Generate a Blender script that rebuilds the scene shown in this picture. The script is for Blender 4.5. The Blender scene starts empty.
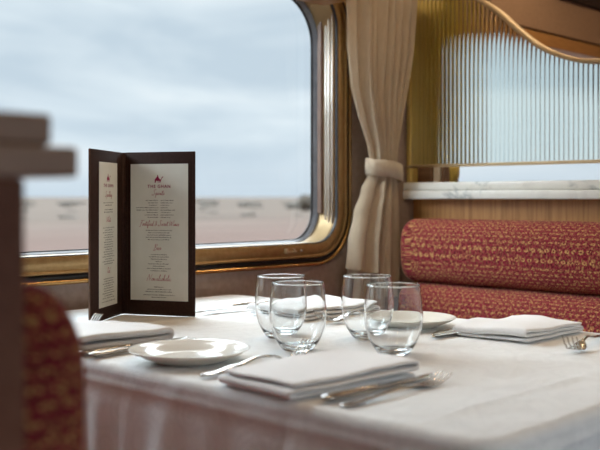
import bpy, bmesh, math, random
from mathutils import Vector, Matrix, noise
PI = math.pi
S = bpy.context.scene
C = S.collection
random.seed(4)

# ------------------------------------------------------------------ helpers
def tag(o, label=None, cat=None, group=None, kind=None):
    if label: o['label'] = label
    if cat: o['category'] = cat
    if group: o['group'] = group
    if kind: o['kind'] = kind
    return o

def empty(name, loc=(0, 0, 0), rz=0, label=None, cat=None, group=None, kind=None):
    o = bpy.data.objects.new(name, None); C.objects.link(o)
    o.location = loc; o.rotation_euler = (0, 0, rz); o.empty_display_size = .05
    return tag(o, label, cat, group, kind)

def obj(name, bm, mat, parent=None, smooth=True, loc=None):
    me = bpy.data.meshes.new(name)
    bmesh.ops.recalc_face_normals(bm, faces=bm.faces[:])
    bm.to_mesh(me); bm.free()
    o = bpy.data.objects.new(name, me); C.objects.link(o)
    me.materials.append(mat)
    for p in me.polygons: p.use_smooth = smooth
    if parent: o.parent = parent
    if loc: o.location = loc
    return o

def copy_tree(o, parent=None):
    c = o.copy(); C.objects.link(c); c.parent = parent
    for ch in [k for k in bpy.data.objects if k.parent == o]:
        copy_tree(ch, c)
    return c

def box(bm, x0, x1, y0, y1, z0, z1, bev=0, seg=2):
    r = bmesh.ops.create_cube(bm, size=1)
    vs = r['verts']
    for v in vs:
        v.co = Vector((x0 + (v.co.x + .5) * (x1 - x0), y0 + (v.co.y + .5) * (y1 - y0), z0 + (v.co.z + .5) * (z1 - z0)))
    if bev:
        es = set(e for v in vs for e in v.link_edges)
        bmesh.ops.bevel(bm, geom=list(es), offset=bev, segments=seg, profile=.5, affect='EDGES')
    return bm

def BM(): return bmesh.new()

def loft(bm, rings, closed=True, cap=False, loop=False):
    """rings: lists of points of one length; bridges them with quads"""
    vr = [[bm.verts.new(p) for p in r] for r in rings]
    n = len(rings[0]); m = len(vr)
    for i in range(m if loop else m - 1):
        a, b = vr[i], vr[(i + 1) % m]
        for j in range(n if closed else n - 1):
            k = (j + 1) % n
            bm.faces.new((a[j], a[k], b[k], b[j]))
    if cap:
        bm.faces.new(vr[0]); bm.faces.new(list(reversed(vr[-1])))
    return vr

def lathe(bm, prof, n=48, cx=0, cy=0):
    rings = []
    for r, z in prof:
        rings.append([(cx + r * math.cos(2 * PI * k / n), cy + r * math.sin(2 * PI * k / n), z) for k in range(n)])
    return loft(bm, rings)

def lerp(a, b, t): return a + (b - a) * t
def interp(pts, x):
    if x <= pts[0][0]: return pts[0][1]
    for (a, va), (b, vb) in zip(pts, pts[1:]):
        if x <= b:
            return lerp(va, vb, (x - a) / (b - a))
    return pts[-1][1]
def sinterp(pts, x):
    if x <= pts[0][0]: return pts[0][1]
    for (a, va), (b, vb) in zip(pts, pts[1:]):
        if x <= b:
            t = (x - a) / (b - a); t = t * t * (3 - 2 * t)
            return lerp(va, vb, t)
    return pts[-1][1]
def catmull(P, per=6):
    out = []
    Q = [P[0]] + list(P) + [P[-1]]
    for i in range(1, len(Q) - 2):
        p0, p1, p2, p3 = [Vector(q) for q in Q[i - 1:i + 3]]
        for k in range(per):
            t = k / per
            out.append(.5 * ((2 * p1) + (p2 - p0) * t + (2 * p0 - 5 * p1 + 4 * p2 - p3) * t * t + (3 * p1 - p0 - 3 * p2 + p3) * t ** 3))
    out.append(Vector(Q[-1]))
    return out

# ------------------------------------------------------------------ materials
def sock(n, names):
    for k in names:
        if k in n.inputs: return n.inputs[k]
def mat(name, col=(.5, .5, .5), rough=.5, metal=0, spec=.5, **kw):
    m = bpy.data.materials.new(name); m.use_nodes = True
    b = m.node_tree.nodes['Principled BSDF']
    b.inputs['Base Color'].default_value = (*col, 1)
    b.inputs['Roughness'].default_value = rough
    b.inputs['Metallic'].default_value = metal
    b.inputs['Specular IOR Level'].default_value = spec
    for k, v in kw.items():
        b.inputs[k.replace('_', ' ')].default_value = v
    return m
def NT(m):
    nt = m.node_tree
    return nt, nt.nodes, nt.links, nt.nodes['Principled BSDF']
def coord(nt, kind='Object', scale=(1, 1, 1)):
    t = nt.nodes.new('ShaderNodeTexCoord'); mp = nt.nodes.new('ShaderNodeMapping')
    mp.inputs['Scale'].default_value = scale
    nt.links.new(t.outputs[kind], mp.inputs['Vector'])
    return mp.outputs[0]
def tex_noise(nt, vec, scale, detail=4, rough=.5, dist=0):
    n = nt.nodes.new('ShaderNodeTexNoise')
    n.inputs['Scale'].default_value = scale; n.inputs['Detail'].default_value = detail
    n.inputs['Roughness'].default_value = rough; n.inputs['Distortion'].default_value = dist
    nt.links.new(vec, n.inputs['Vector']); return n.outputs['Fac']
def ramp(nt, fac, stops):
    r = nt.nodes.new('ShaderNodeValToRGB'); e = r.color_ramp.elements
    while len(e) < len(stops): e.new(.5)
    for el, (p, c) in zip(e, stops):
        el.position = p; el.color = (*c, 1)
    nt.links.new(fac, r.inputs['Fac']); return r.outputs['Color']
def bump(nt, h, strength=.3, dist=.002):
    b = nt.nodes.new('ShaderNodeBump'); b.inputs['Strength'].default_value = strength; b.inputs['Distance'].default_value = dist
    nt.links.new(h, b.inputs['Height']); return b.outputs[0]
def mathn(nt, op, a, b=None, c=None):
    n = nt.nodes.new('ShaderNodeMath'); n.operation = op
    for i, v in enumerate((a, b, c)):
        if v is None: continue
        if isinstance(v, (int, float)): n.inputs[i].default_value = v
        else: nt.links.new(v, n.inputs[i])
    return n.outputs[0]
def mixc(nt, fac, a, b):
    n = nt.nodes.new('ShaderNodeMix'); n.data_type = 'RGBA'
    for s, v in ((n.inputs[0], fac), (n.inputs[6], a), (n.inputs[7], b)):
        if isinstance(v, tuple): s.default_value = (*v, 1)
        elif isinstance(v, (int, float)): s.default_value = v
        else: nt.links.new(v, s)
    return n.outputs[2]

M = {}
def noisy(name, c0, c1, scale, rough=.5, metal=0, sc=(1, 1, 1), bs=0, bd=.002, lo=.35, hi=.65, detail=5, spec=.5, kind='Object'):
    m = mat(name, c0, rough, metal, spec); nt, N, L, B = NT(m)
    v = coord(nt, kind, sc); f = tex_noise(nt, v, scale, detail)
    L.new(ramp(nt, f, [(lo, c0), (hi, c1)]), B.inputs['Base Color'])
    if bs: L.new(bump(nt, f, bs, bd), B.inputs['Normal'])
    M[name] = m; return m

noisy('wall_laminate', (.33, .255, .215), (.39, .305, .262), 60, .5, bs=.25, bd=.0015, detail=8)
noisy('bulkhead', (.25, .160, .100), (.285, .185, .118), 90, .55, bs=.2, bd=.001)
noisy('ceiling_paint', (.62, .55, .45), (.66, .58, .48), 8, .6)
noisy('carpet', (.10, .02, .02), (.16, .05, .03), 70, .95, bs=.6, bd=.004)
noisy('dark_trim', (.02, .012, .008), (.035, .02, .013), 30, .35)
noisy('gasket', (.008, .008, .009), (.015, .015, .016), 50, .5)
noisy('seal_grey', (.13, .14, .16), (.17, .18, .2), 40, .3)
noisy('gold_frame', (.40, .245, .095), (.47, .30, .125), 12, .42, metal=.5, sc=(6, 6, 6))
noisy('gold_bead', (.55, .33, .12), (.62, .38, .15), 12, .25, metal=.85)
noisy('reveal_bronze', (.34, .235, .11), (.42, .30, .15), 9, .4, metal=.4)
noisy('chrome', (.80, .79, .75), (.86, .85, .82), 30, .25, metal=.25)
noisy('silverware', (.40, .375, .34), (.47, .44, .40), 40, .2, metal=1)
noisy('table_wood', (.20, .10, .05), (.28, .15, .08), 10, .4, sc=(1, 12, 1))
noisy('post_leather', (.17, .066, .038), (.20, .085, .05), 70, .5, bs=.2, bd=.001)
noisy('cap_taupe', (.50, .39, .31), (.72, .58, .48), 7, .35, detail=3)
noisy('china', (.80, .78, .71), (.83, .81, .74), 5, .12)
noisy('menu_leather', (.030, .011, .007), (.043, .017, .011), 160, .62, spec=.25, bs=.35, bd=.0006)
noisy('menu_edge', (.10, .05, .028), (.14, .07, .04), 160, .6)
noisy('paper', (.80, .80, .72), (.84, .84, .76), 30, .8)
noisy('ink_dark', (.10, .08, .07), (.13, .10, .09), 30, .8)
noisy('ink_crimson', (.30, .008, .06), (.34, .012, .08), 30, .7)
noisy('ink_rose', (.42, .09, .10), (.46, .11, .12), 30, .7)
noisy('stitch', (.085, .045, .03), (.11, .06, .04), 60, .8)
noisy('steel_leg', (.10, .10, .10), (.14, .14, .14), 20, .3, metal=.8)
noisy('foliage_scrub', (.062, .050, .037), (.078, .063, .048), 5, .9)
noisy('pelmet_wood', (.30, .15, .05), (.38, .20, .07), 14, .3, sc=(1, 8, 8))
noisy('pale_brass', (.50, .385, .22), (.57, .44, .27), 14, .5, metal=.2)
noisy('satin_gold', (.80, .62, .20), (.86, .70, .26), 14, .38, metal=.35)
noisy('guide_brown', (.16, .10, .075), (.20, .13, .095), 14, .4)
noisy('cream_post', (.50, .42, .31), (.56, .47, .35), 20, .5)
noisy('block_wood', (.13, .065, .03), (.19, .10, .048), 14, .45, sc=(1, 1, 8))

# veneer with vertical grain
m = mat('veneer', rough=.38); nt, N, L, B = NT(m)
v = coord(nt, 'Object', (30, 30, 1.2)); f = tex_noise(nt, v, 3.0, 6, .6, .4)
L.new(ramp(nt, f, [(.3, (.27, .11, .026)), (.5, (.43, .20, .055)), (.7, (.50, .25, .075))]), B.inputs['Base Color'])
M['veneer'] = m
# marble
m = mat('marble', rough=.12); nt, N, L, B = NT(m)
v = coord(nt, 'Object', (1, 1, 1)); f = tex_noise(nt, v, 3.2, 6, .62, 1.2)
f2 = tex_noise(nt, v, 26, 5, .6, .5)
c = ramp(nt, f, [(0, (.74, .74, .69)), (.57, (.72, .72, .67)), (.625, (.40, .43, .42)), (.66, (.70, .70, .66)), (1, (.74, .74, .7))])
c = mixc(nt, mathn(nt, 'MULTIPLY', mathn(nt, 'SUBTRACT', f2, .45), 1.2), c, (.50, .48, .44))
L.new(c, B.inputs['Base Color']); M['marble'] = m

# woven linens
def cloth_mat(name, c0, c1, sc=900, bs=.25, rough=.85, sheen=.2, trans=0, wrinkle=0, damask=0):
    m = mat(name, c0, rough, spec=.2); nt, N, L, B = NT(m)
    v = coord(nt, 'Object'); f = tex_noise(nt, v, 14, 5)
    w1 = nt.nodes.new('ShaderNodeTexWave'); w1.inputs['Scale'].default_value = sc / 6.28; w1.bands_direction = 'Z'
    w2 = nt.nodes.new('ShaderNodeTexWave'); w2.inputs['Scale'].default_value = sc / 6.28; w2.bands_direction = 'X'
    w1.inputs['Distortion'].default_value = 1; w2.inputs['Distortion'].default_value = 1
    L.new(v, w1.inputs['Vector']); L.new(v, w2.inputs['Vector'])
    h = mathn(nt, 'ADD', w1.outputs['Fac'], w2.outputs['Fac'])
    vn = tex_noise(nt, coord(nt, 'Object', (1, 1, .15)), 300, 3)
    col = ramp(nt, mathn(nt, 'ADD', mathn(nt, 'MULTIPLY', f, .5), mathn(nt, 'MULTIPLY', vn, .5)), [(.35, c0), (.65, c1)])
    if damask:
        vo = nt.nodes.new('ShaderNodeTexVoronoi'); vo.inputs['Scale'].default_value = 17; vo.feature = 'SMOOTH_F1'
        L.new(coord(nt, 'Object'), vo.inputs['Vector'])
        s = mathn(nt, 'SINE', mathn(nt, 'MULTIPLY', vo.outputs['Distance'], 34))
        col = mixc(nt, mathn(nt, 'MULTIPLY', mathn(nt, 'GREATER_THAN', s, .2), damask), col, tuple(q * .80 for q in c0))
    L.new(col, B.inputs['Base Color'])
    B.inputs['Sheen Weight'].default_value = sheen
    nrm = bump(nt, h, bs, .0004)
    if wrinkle:
        wn = tex_noise(nt, coord(nt, 'Object', (1, 1.6, 1)), 9, 4, .5, .6)
        b2 = nt.nodes.new('ShaderNodeBump'); b2.inputs['Strength'].default_value = wrinkle; b2.inputs['Distance'].default_value = .01
        L.new(wn, b2.inputs['Height']); L.new(nrm, b2.inputs['Normal']); nrm = b2.outputs[0]
    L.new(nrm, B.inputs['Normal'])
    if trans:
        t = N.new('ShaderNodeBsdfTranslucent'); t.inputs['Color'].default_value = (*c1, 1)
        mx = N.new('ShaderNodeMixShader'); mx.inputs[0].default_value = trans
        out = N['Material Output']
        L.new(B.outputs[0], mx.inputs[1]); L.new(t.outputs[0], mx.inputs[2]); L.new(mx.outputs[0], out.inputs['Surface'])
    M[name] = m; return m
cloth_mat('tablecloth', (.78, .79, .785), (.83, .845, .84), wrinkle=.75, damask=.16)
cloth_mat('napkin', (.81, .81, .81), (.87, .87, .87), sc=1100)
cloth_mat('curtain', (.59, .50, .37), (.70, .60, .455), sc=1300, bs=.4, trans=.18)
cloth_mat('curtain_gold', (.62, .48, .10), (.74, .60, .16), sc=1300, bs=.4, trans=.3)  # beige curtain beyond the divider, with warm yellow light put into its colour
cloth_mat('curtain_band', (.60, .52, .40), (.70, .62, .49), sc=1300, bs=.4)

# red booth fabric (UV in metres: u along the bench, v around the roll)
m = mat('booth_fabric', (.3, .02, .04), .9, spec=.12); nt, N, L, B = NT(m)
uv = coord(nt, 'UV', (1, 1, 1))
sep = N.new('ShaderNodeSeparateXYZ'); L.new(uv, sep.inputs[0])
wob = tex_noise(nt, uv, 18, 3)
P1 = .0200; P2 = .0125
row = mathn(nt, 'FLOOR', mathn(nt, 'DIVIDE', sep.outputs[1], P2))
shift = mathn(nt, 'MULTIPLY', mathn(nt, 'MODULO', row, 2), .5)
uu = mathn(nt, 'ADD', mathn(nt, 'DIVIDE', mathn(nt, 'ADD', sep.outputs[0], mathn(nt, 'MULTIPLY', wob, .01)), P1), shift)
fu = mathn(nt, 'SUBTRACT', mathn(nt, 'FRACT', uu), .5)
fv = mathn(nt, 'SUBTRACT', mathn(nt, 'FRACT', mathn(nt, 'DIVIDE', mathn(nt, 'ADD', sep.outputs[1], mathn(nt, 'MULTIPLY', wob, .002)), P2)), .5)
rr_ = mathn(nt, 'SQRT', mathn(nt, 'ADD', mathn(nt, 'POWER', mathn(nt, 'MULTIPLY', fu, 1.15), 2), mathn(nt, 'POWER', mathn(nt, 'MULTIPLY', fv, 1.9), 2)))
ring = mathn(nt, 'LESS_THAN', mathn(nt, 'ABSOLUTE', mathn(nt, 'SUBTRACT', rr_, .27)), .10)
n1 = tex_noise(nt, uv, 260, 2, .6)
n2 = tex_noise(nt, uv, 330, 2, .6)
n3 = tex_noise(nt, uv, 150, 2)
ringm = mathn(nt, 'MULTIPLY', ring, mathn(nt, 'GREATER_THAN', n1, .49))
base = ramp(nt, n2, [(.38, (.045, .004, .006)), (.47, (.12, .012, .014)), (.56, (.32, .014, .055)), (.66, (.24, .080, .035))])
speck = mathn(nt, 'GREATER_THAN', n1, .575)
vd = N.new('ShaderNodeTexVoronoi'); vd.inputs['Scale'].default_value = 125; vd.inputs['Randomness'].default_value = .8; L.new(uv, vd.inputs['Vector'])
speck = mathn(nt, 'MAXIMUM', mathn(nt, 'MULTIPLY', speck, .5), mathn(nt, 'LESS_THAN', vd.outputs['Distance'], .30))
c = mixc(nt, mathn(nt, 'MULTIPLY', speck, .8), base, (.42, .24, .09))
c = mixc(nt, mathn(nt, 'MULTIPLY', mathn(nt, 'GREATER_THAN', n3, .62), .6), c, (.16, .03, .03))
c = mixc(nt, mathn(nt, 'MULTIPLY', ringm, .9), c, (.60, .37, .13))
L.new(c, B.inputs['Base Color'])
L.new(bump(nt, n1, .5, .0015), B.inputs['Normal'])
B.inputs['Sheen Weight'].default_value = .03
M['booth_fabric'] = m

# glasses
def glass_mat(name, col, ior=1.45, rough=0):
    m = bpy.data.materials.new(name); m.use_nodes = True; nt = m.node_tree
    nt.nodes.clear(); o = nt.nodes.new('ShaderNodeOutputMaterial'); g = nt.nodes.new('ShaderNodeBsdfGlass')
    g.inputs['Color'].default_value = (*col, 1); g.inputs['IOR'].default_value = ior; g.inputs['Roughness'].default_value = rough
    nt.links.new(g.outputs[0], o.inputs['Surface']); M[name] = m; return m
glass_mat('drinking_glass', (.985, .99, .99), 1.5)
glass_mat('reeded_glass', (.95, .975, .95), 1.42)
m = bpy.data.materials.new('window_glass'); m.use_nodes = True; nt = m.node_tree; nt.nodes.clear()
o = nt.nodes.new('ShaderNodeOutputMaterial'); tr = nt.nodes.new('ShaderNodeBsdfTransparent'); gl = nt.nodes.new('ShaderNodeBsdfGlossy')
tr.inputs['Color'].default_value = (.96, .98, .98, 1); gl.inputs['Roughness'].default_value = 0
fr = nt.nodes.new('ShaderNodeFresnel'); geo = nt.nodes.new('ShaderNodeNewGeometry')
e_ = mathn(nt, 'SUBTRACT', 1, mathn(nt, 'MULTIPLY', geo.outputs['Backfacing'], 2)); nt.links.new(mathn(nt, 'POWER', 1.4, e_), fr.inputs['IOR'])
mx = nt.nodes.new('ShaderNodeMixShader')
nt.links.new(fr.outputs[0], mx.inputs[0]); nt.links.new(tr.outputs[0], mx.inputs[1]); nt.links.new(gl.outputs[0], mx.inputs[2])
nt.links.new(mx.outputs[0], o.inputs['Surface']); M['window_glass'] = m

# desert ground
m = mat('desert', rough=.95, spec=.1); nt, N, L, B = NT(m)
v = coord(nt, 'Object', (.25, 1, 1))
f = tex_noise(nt, v, .09, 6, .65)
f2 = tex_noise(nt, v, .012, 4, .6)
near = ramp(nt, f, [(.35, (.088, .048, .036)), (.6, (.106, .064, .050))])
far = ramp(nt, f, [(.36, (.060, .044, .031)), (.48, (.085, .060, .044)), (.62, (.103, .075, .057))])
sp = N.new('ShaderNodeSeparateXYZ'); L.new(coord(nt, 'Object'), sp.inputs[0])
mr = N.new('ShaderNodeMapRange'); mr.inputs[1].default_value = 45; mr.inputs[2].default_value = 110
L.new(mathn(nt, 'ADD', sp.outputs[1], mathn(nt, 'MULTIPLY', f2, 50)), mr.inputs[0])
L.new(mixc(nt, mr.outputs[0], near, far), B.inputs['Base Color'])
M['desert'] = m

# ------------------------------------------------------------------ sky
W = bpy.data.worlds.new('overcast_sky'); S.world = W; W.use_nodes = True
nt = W.node_tree; N = nt.nodes; L = nt.links; bg = N['Background']
tc = N.new('ShaderNodeTexCoord'); sp = N.new('ShaderNodeSeparateXYZ'); L.new(tc.outputs['Generated'], sp.inputs[0])
mp = N.new('ShaderNodeMapping'); mp.inputs['Scale'].default_value = (1, 1, 4.5); L.new(tc.outputs['Generated'], mp.inputs['Vector'])
cl = tex_noise(nt, mp.outputs[0], 2.6, 6, .52, .5)
col = ramp(nt, cl, [(.36, (.45, .535, .61)), (.50, (.58, .655, .71)), (.62, (.74, .78, .80))])
hz = N.new('ShaderNodeMapRange'); hz.inputs[1].default_value = 0.0; hz.inputs[2].default_value = .07; L.new(sp.outputs[2], hz.inputs[0])
col = mixc(nt, hz.outputs[0], (.47, .55, .625), col)
up = N.new('ShaderNodeFloatCurve')      # brightness by elevation: unseen bright middle band added to light the table, duller overhead
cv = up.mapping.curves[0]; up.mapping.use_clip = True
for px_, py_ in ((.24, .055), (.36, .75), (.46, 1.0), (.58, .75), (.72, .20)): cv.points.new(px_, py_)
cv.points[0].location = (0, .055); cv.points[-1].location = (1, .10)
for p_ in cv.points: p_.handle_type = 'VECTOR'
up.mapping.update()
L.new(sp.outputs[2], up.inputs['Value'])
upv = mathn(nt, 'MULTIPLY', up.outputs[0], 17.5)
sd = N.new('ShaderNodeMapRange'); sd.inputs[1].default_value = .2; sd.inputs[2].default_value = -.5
sd.inputs[3].default_value = 1.0; sd.inputs[4].default_value = .55; L.new(sp.outputs[1], sd.inputs[0])   # sky behind the camera dimmed to keep the near seat dark
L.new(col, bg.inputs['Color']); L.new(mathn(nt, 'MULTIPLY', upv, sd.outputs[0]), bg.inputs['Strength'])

# ------------------------------------------------------------------ camera
A = math.radians(44.1)
cam_d = bpy.data.cameras.new('camera'); cam = bpy.data.objects.new('camera', cam_d); C.objects.link(cam)
cam.location = (0, 0, 1.005); cam.rotation_euler = (PI / 2, 0, A - PI / 2)
cam_d.lens = 57; cam_d.sensor_width = 36; cam_d.shift_y = -28 / 600
cam_d.clip_start = .05; cam_d.clip_end = 6000
cam_d.dof.use_dof = True; cam_d.dof.focus_distance = 1.93; cam_d.dof.aperture_fstop = 4.2
S.camera = cam
S.view_settings.view_transform = 'Standard'; S.view_settings.look = 'None'
S.view_settings.gamma = 1; S.view_settings.use_curve_mapping = False; S.view_settings.exposure = 0.48
try:
    S.cycles.use_denoising = True
    S.cycles.max_bounces = 14; S.cycles.transmission_bounces = 14; S.cycles.transparent_max_bounces = 16
    S.cycles.diffuse_bounces = 6; S.cycles.glossy_bounces = 6
    S.cycles.sample_clamp_indirect = 12
except Exception: pass

YW = 1.92      # inner face of the window wall
YO = -1.0      # inner face of the wall across the aisle
PITCH = 2.2
# ------------------------------------------------------------------ shell
def rrect(x0, x1, z0, z1, rt, rb, n=10):
    pts = []
    for (cx, cz, r, a0) in ((x1 - rt, z1 - rt, rt, 0), (x0 + rt, z1 - rt, rt, PI / 2), (x0 + rb, z0 + rb, rb, PI), (x1 - rb, z0 + rb, rb, 1.5 * PI)):
        for k in range(n + 1):
            a = a0 + PI / 2 * k / n
            pts.append((cx + r * math.cos(a), cz + r * math.sin(a)))
    return pts
def wrect(off=0): return rrect(.564 - off, 2.136 + off, .869 - off, 1.630 + off, .115 + off, .088 + off)
GL = rrect(.58, 2.118, .869, 1.617, .15, .095)

def wall_with_windows(name, y, th, mt):
    bm = BM()
    X0, X1, Z0, Z1 = -2.75, 6.9, 0, 2.2
    hole = []
    for k in (-1, 0, 1, 2):
        vs = [bm.verts.new((px + k * PITCH, y, pz)) for px, pz in wrect(.03)]
        hole += [bm.edges.new((vs[i], vs[(i + 1) % len(vs)])) for i in range(len(vs))]
    vs = [bm.verts.new((a, y, b)) for a, b in ((X0, Z0), (X1, Z0), (X1, Z1), (X0, Z1))]
    out = [bm.edges.new((vs[i], vs[(i + 1) % 4])) for i in range(4)]
    bmesh.ops.triangle_fill(bm, use_beauty=True, edges=hole + out)
    r = bmesh.ops.extrude_face_region(bm, geom=bm.faces[:])
    for v in [g for g in r['geom'] if isinstance(g, bmesh.types.BMVert)]: v.co.y += th
    o = obj(name, bm, mt, smooth=False); tag(o, kind='structure'); return o
wall_with_windows('wall_window_side', YW, .09, M['wall_laminate'])
wall_with_windows('wall_aisle_side', YO, -.09, M['wall_laminate'])
for nm, args, mt in (('floor', (-2.75, 6.9, YO - .09, YW + .09, -.06, 0), 'carpet'),
                     ('ceiling', (-2.75, 6.9, YO - .09, YW + .09, 2.2, 2.26), 'ceiling_paint'),
                     ('wall_front_end', (6.9, 6.96, YO - .09, YW + .09, -.06, 2.26), 'wall_laminate'),
                     ('wall_rear_end', (-2.81, -2.75, YO - .09, YW + .09, -.06, 2.26), 'wall_laminate')):
    tag(obj(nm, box(BM(), *args), M[mt], smooth=False), kind='structure')
# brown bulkhead running above the windows, with a dark rail
for i, (y0, y1) in enumerate(((1.895, YW), (YO, -.975))):
    bm = BM(); box(bm, -2.75, 6.9, y0, y1, 1.700, 2.2, .006)
    tag(obj('trim_%d' % (1 + i * 2), bm, M['bulkhead'], smooth=False), kind='structure')
    bm = BM(); s = -1 if i == 0 else 1; yy = y0 if i == 0 else y1
    a, b = sorted((yy, yy + s * .03))
    box(bm, -2.75, 6.9, a, b, 1.815, 1.865, .008)
    tag(obj('trim_%d' % (2 + i * 2), bm, M['dark_trim'], smooth=False), kind='structure')

# ------------------------------------------------------------------ windows
def make_window():
    root = empty('window_1', (0, 0, 0)); root['kind'] = 'structure'
    def ring(off, y): return [(x, y, z) for x, z in wrect(off)]
    bm = BM(); loft(bm, [ring(0, YW + .01), ring(0, YW - .009), ring(.002, YW - .011), ring(.029, YW - .011), ring(.031, YW - .008), ring(.033, YW - .008), ring(.035, YW - .011), ring(.038, YW - .012), ring(.041, YW - .010), ring(.042, YW)])
    obj('frame', bm, M['gold_frame'], root)
    bm = BM(); loft(bm, [ring(.0415, YW - .001), ring(.0415, YW - .003), ring(.056, YW - .003), ring(.056, YW - .001)])
    obj('gasket', bm, M['gasket'], root)
    prof = [(.0555, 0), (.0555, .004), (.057, .007), (.061, .0085), (.065, .007), (.0665, .004), (.0665, 0)]
    bm = BM(); loft(bm, [ring(o_, YW - q) for o_, q in prof]); obj('bead', bm, M['gold_bead'], root)
    prof = [(-.0002, -.001), (-.0002, .0095), (-.0015, .0105), (-.0025, .009), (-.0025, -.001)]
    bm = BM(); loft(bm, [ring(o_, YW - q) for o_, q in prof]); obj('gasket', bm, M['gasket'], root)
    # reveal from the frame back to the pane
    I = wrect(-.002)
    bm = BM(); rings = []
    for k in range(7):
        t = k / 6
        rings.append([(lerp(a[0], b[0], t), lerp(YW + .006, 2.0, t), lerp(a[1], b[1], t)) for a, b in zip(I, GL)])
    loft(bm, rings); obj('reveal', bm, M['reveal_bronze'], root)
    # seal round the pane
    cx = sum(p[0] for p in GL) / len(GL); 
    def goff(d, y): 
        x0, x1, z0, z1 = .58 + d, 2.118 - d, .869 + d, 1.617 - d
        return [(x, y, z) for x, z in rrect(x0, x1, z0, z1, .15 - d, .095 - d)]
    bm = BM(); loft(bm, [goff(-.001, 1.975), goff(.003, 1.978), goff(.004, 1.986), goff(.006, 1.988), goff(.0075, 1.999)])
    obj('seal', bm, M['seal_grey'], root)
    bm = BM(); loft(bm, [goff(.007, 1.996), goff(.007, 1.992), goff(.009, 1.992), goff(.009, 1.999)])
    obj('gasket', bm, M['gasket'], root)
    # pane
    bm = BM(); vs = [bm.verts.new(p) for p in goff(.004, 1.998)]; bm.faces.new(vs)
    obj('pane', bm, M['window_glass'], root, smooth=False)
    # roller-blind tracks on both side reveals
    for sx in (1, -1):
        bm = BM(); xx = sorted((1.35 + sx * .766, 1.35 + sx * .782)); box(bm, xx[0], xx[1], 1.962, 1.979, .955, 1.56, .002); obj('blind_guide', bm, M['guide_brown'], root, False)
        for y, r in ((1.928, .0028), (1.941, .0042), (1.953, .0042)):
            bm = BM()
            x = 1.35 + sx * (.786 - .0075)
            loft(bm, [[(x + r * math.cos(2 * PI * k / 10), y + r * math.sin(2 * PI * k / 10), z) for k in range(10)] for z in (.925, 1.575)], cap=True)
            obj('blind_track', bm, M['chrome'], root)
    # latch on the lower frame
    bm = BM(); yy = YW - .011
    box(bm, 1.905, 1.955, yy - .003, yy, .845, .851, .001); box(bm, 1.905, 1.917, yy - .007, yy, .843, .858, .002)
    box(bm, 1.940, 1.946, yy - .005, yy, .847, .857, .001)
    obj('latch', bm, M['pale_brass'], root)
    bm = BM(); bmesh.ops.create_cone(bm, cap_ends=True, segments=14, radius1=.0035, radius2=.003, depth=.003, matrix=Matrix.Translation((1.975, yy - .001, .850)) @ Matrix.Rotation(PI / 2, 4, 'X'))
    obj('screw', bm, M['chrome'], root)
    return root
w1 = make_window()
n = 2
for k in (-1, 1, 2):
    c = copy_tree(w1); c.name = 'window_%d' % n; n += 1; c.location.x = k * PITCH
for k in (-1, 0, 1, 2):
    c = copy_tree(w1); c.name = 'window_%d' % n; n += 1
    c.rotation_euler.z = PI; c.location = (2.7 + k * PITCH, YW + YO, 0)

tag(obj('trim_5', box(BM(), 2.482, 2.665, 1.905, YW - .001, 1.02, 1.66, .003), M['satin_gold'], smooth=False), kind='structure')  # gold panel added behind the reeded glass for a warm yellow glow
# wooden blind pelmet under a brown fascia, one length over each window
for k in (-1, 0, 1, 2):
    xa, xb = .62 + k * PITCH, 2.06 + k * PITCH
    for j, (y0, y1, z0, z1, mt) in enumerate(((1.812, 1.895, 1.568, 1.616, 'pelmet_wood'), (1.822, 1.894, 1.617, 1.623, 'dark_trim'), (1.814, 1.894, 1.624, 1.766, 'bulkhead'),
                                              (1.800, 1.894, 1.767, 1.81, 'dark_trim'), (1.818, 1.894, 1.811, 2.2, 'bulkhead'))):
        tag(obj('trim_%d' % (10 + (k + 1) * 5 + j), box(BM(), xa, xb, y0, y1, z0, z1, .0025), M[mt], smooth=False), kind='structure')

# ------------------------------------------------------------------ table
TX0, TX1, TY0, TY1, TZ = .838, 1.69, .54, 1.875, .75
t = empty('dining_table', ((TX0 + TX1) / 2, 1.2, 0), label='rectangular dining table under the white cloth, set against the window wall', cat='table')
def local(bm, p):
    bmesh.ops.translate(bm, verts=bm.verts[:], vec=-Vector(p)); return bm
tp = t.location
bm = box(BM(), TX0 + .015, TX1 - .015, TY0 + .015, TY1 - .01, .712, .745, .004); obj('tabletop', local(bm, tp), M['table_wood'], t, False)
bm = BM(); lathe(bm, [(.0, .0), (.17, .0), (.17, .018), (.045, .04), (.035, .08), (.035, .68), (.06, .70), (.06, .712), (0, .712)], 28, tp.x, tp.y)
obj('pedestal', local(bm, tp), M['steel_leg'], t)

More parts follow.
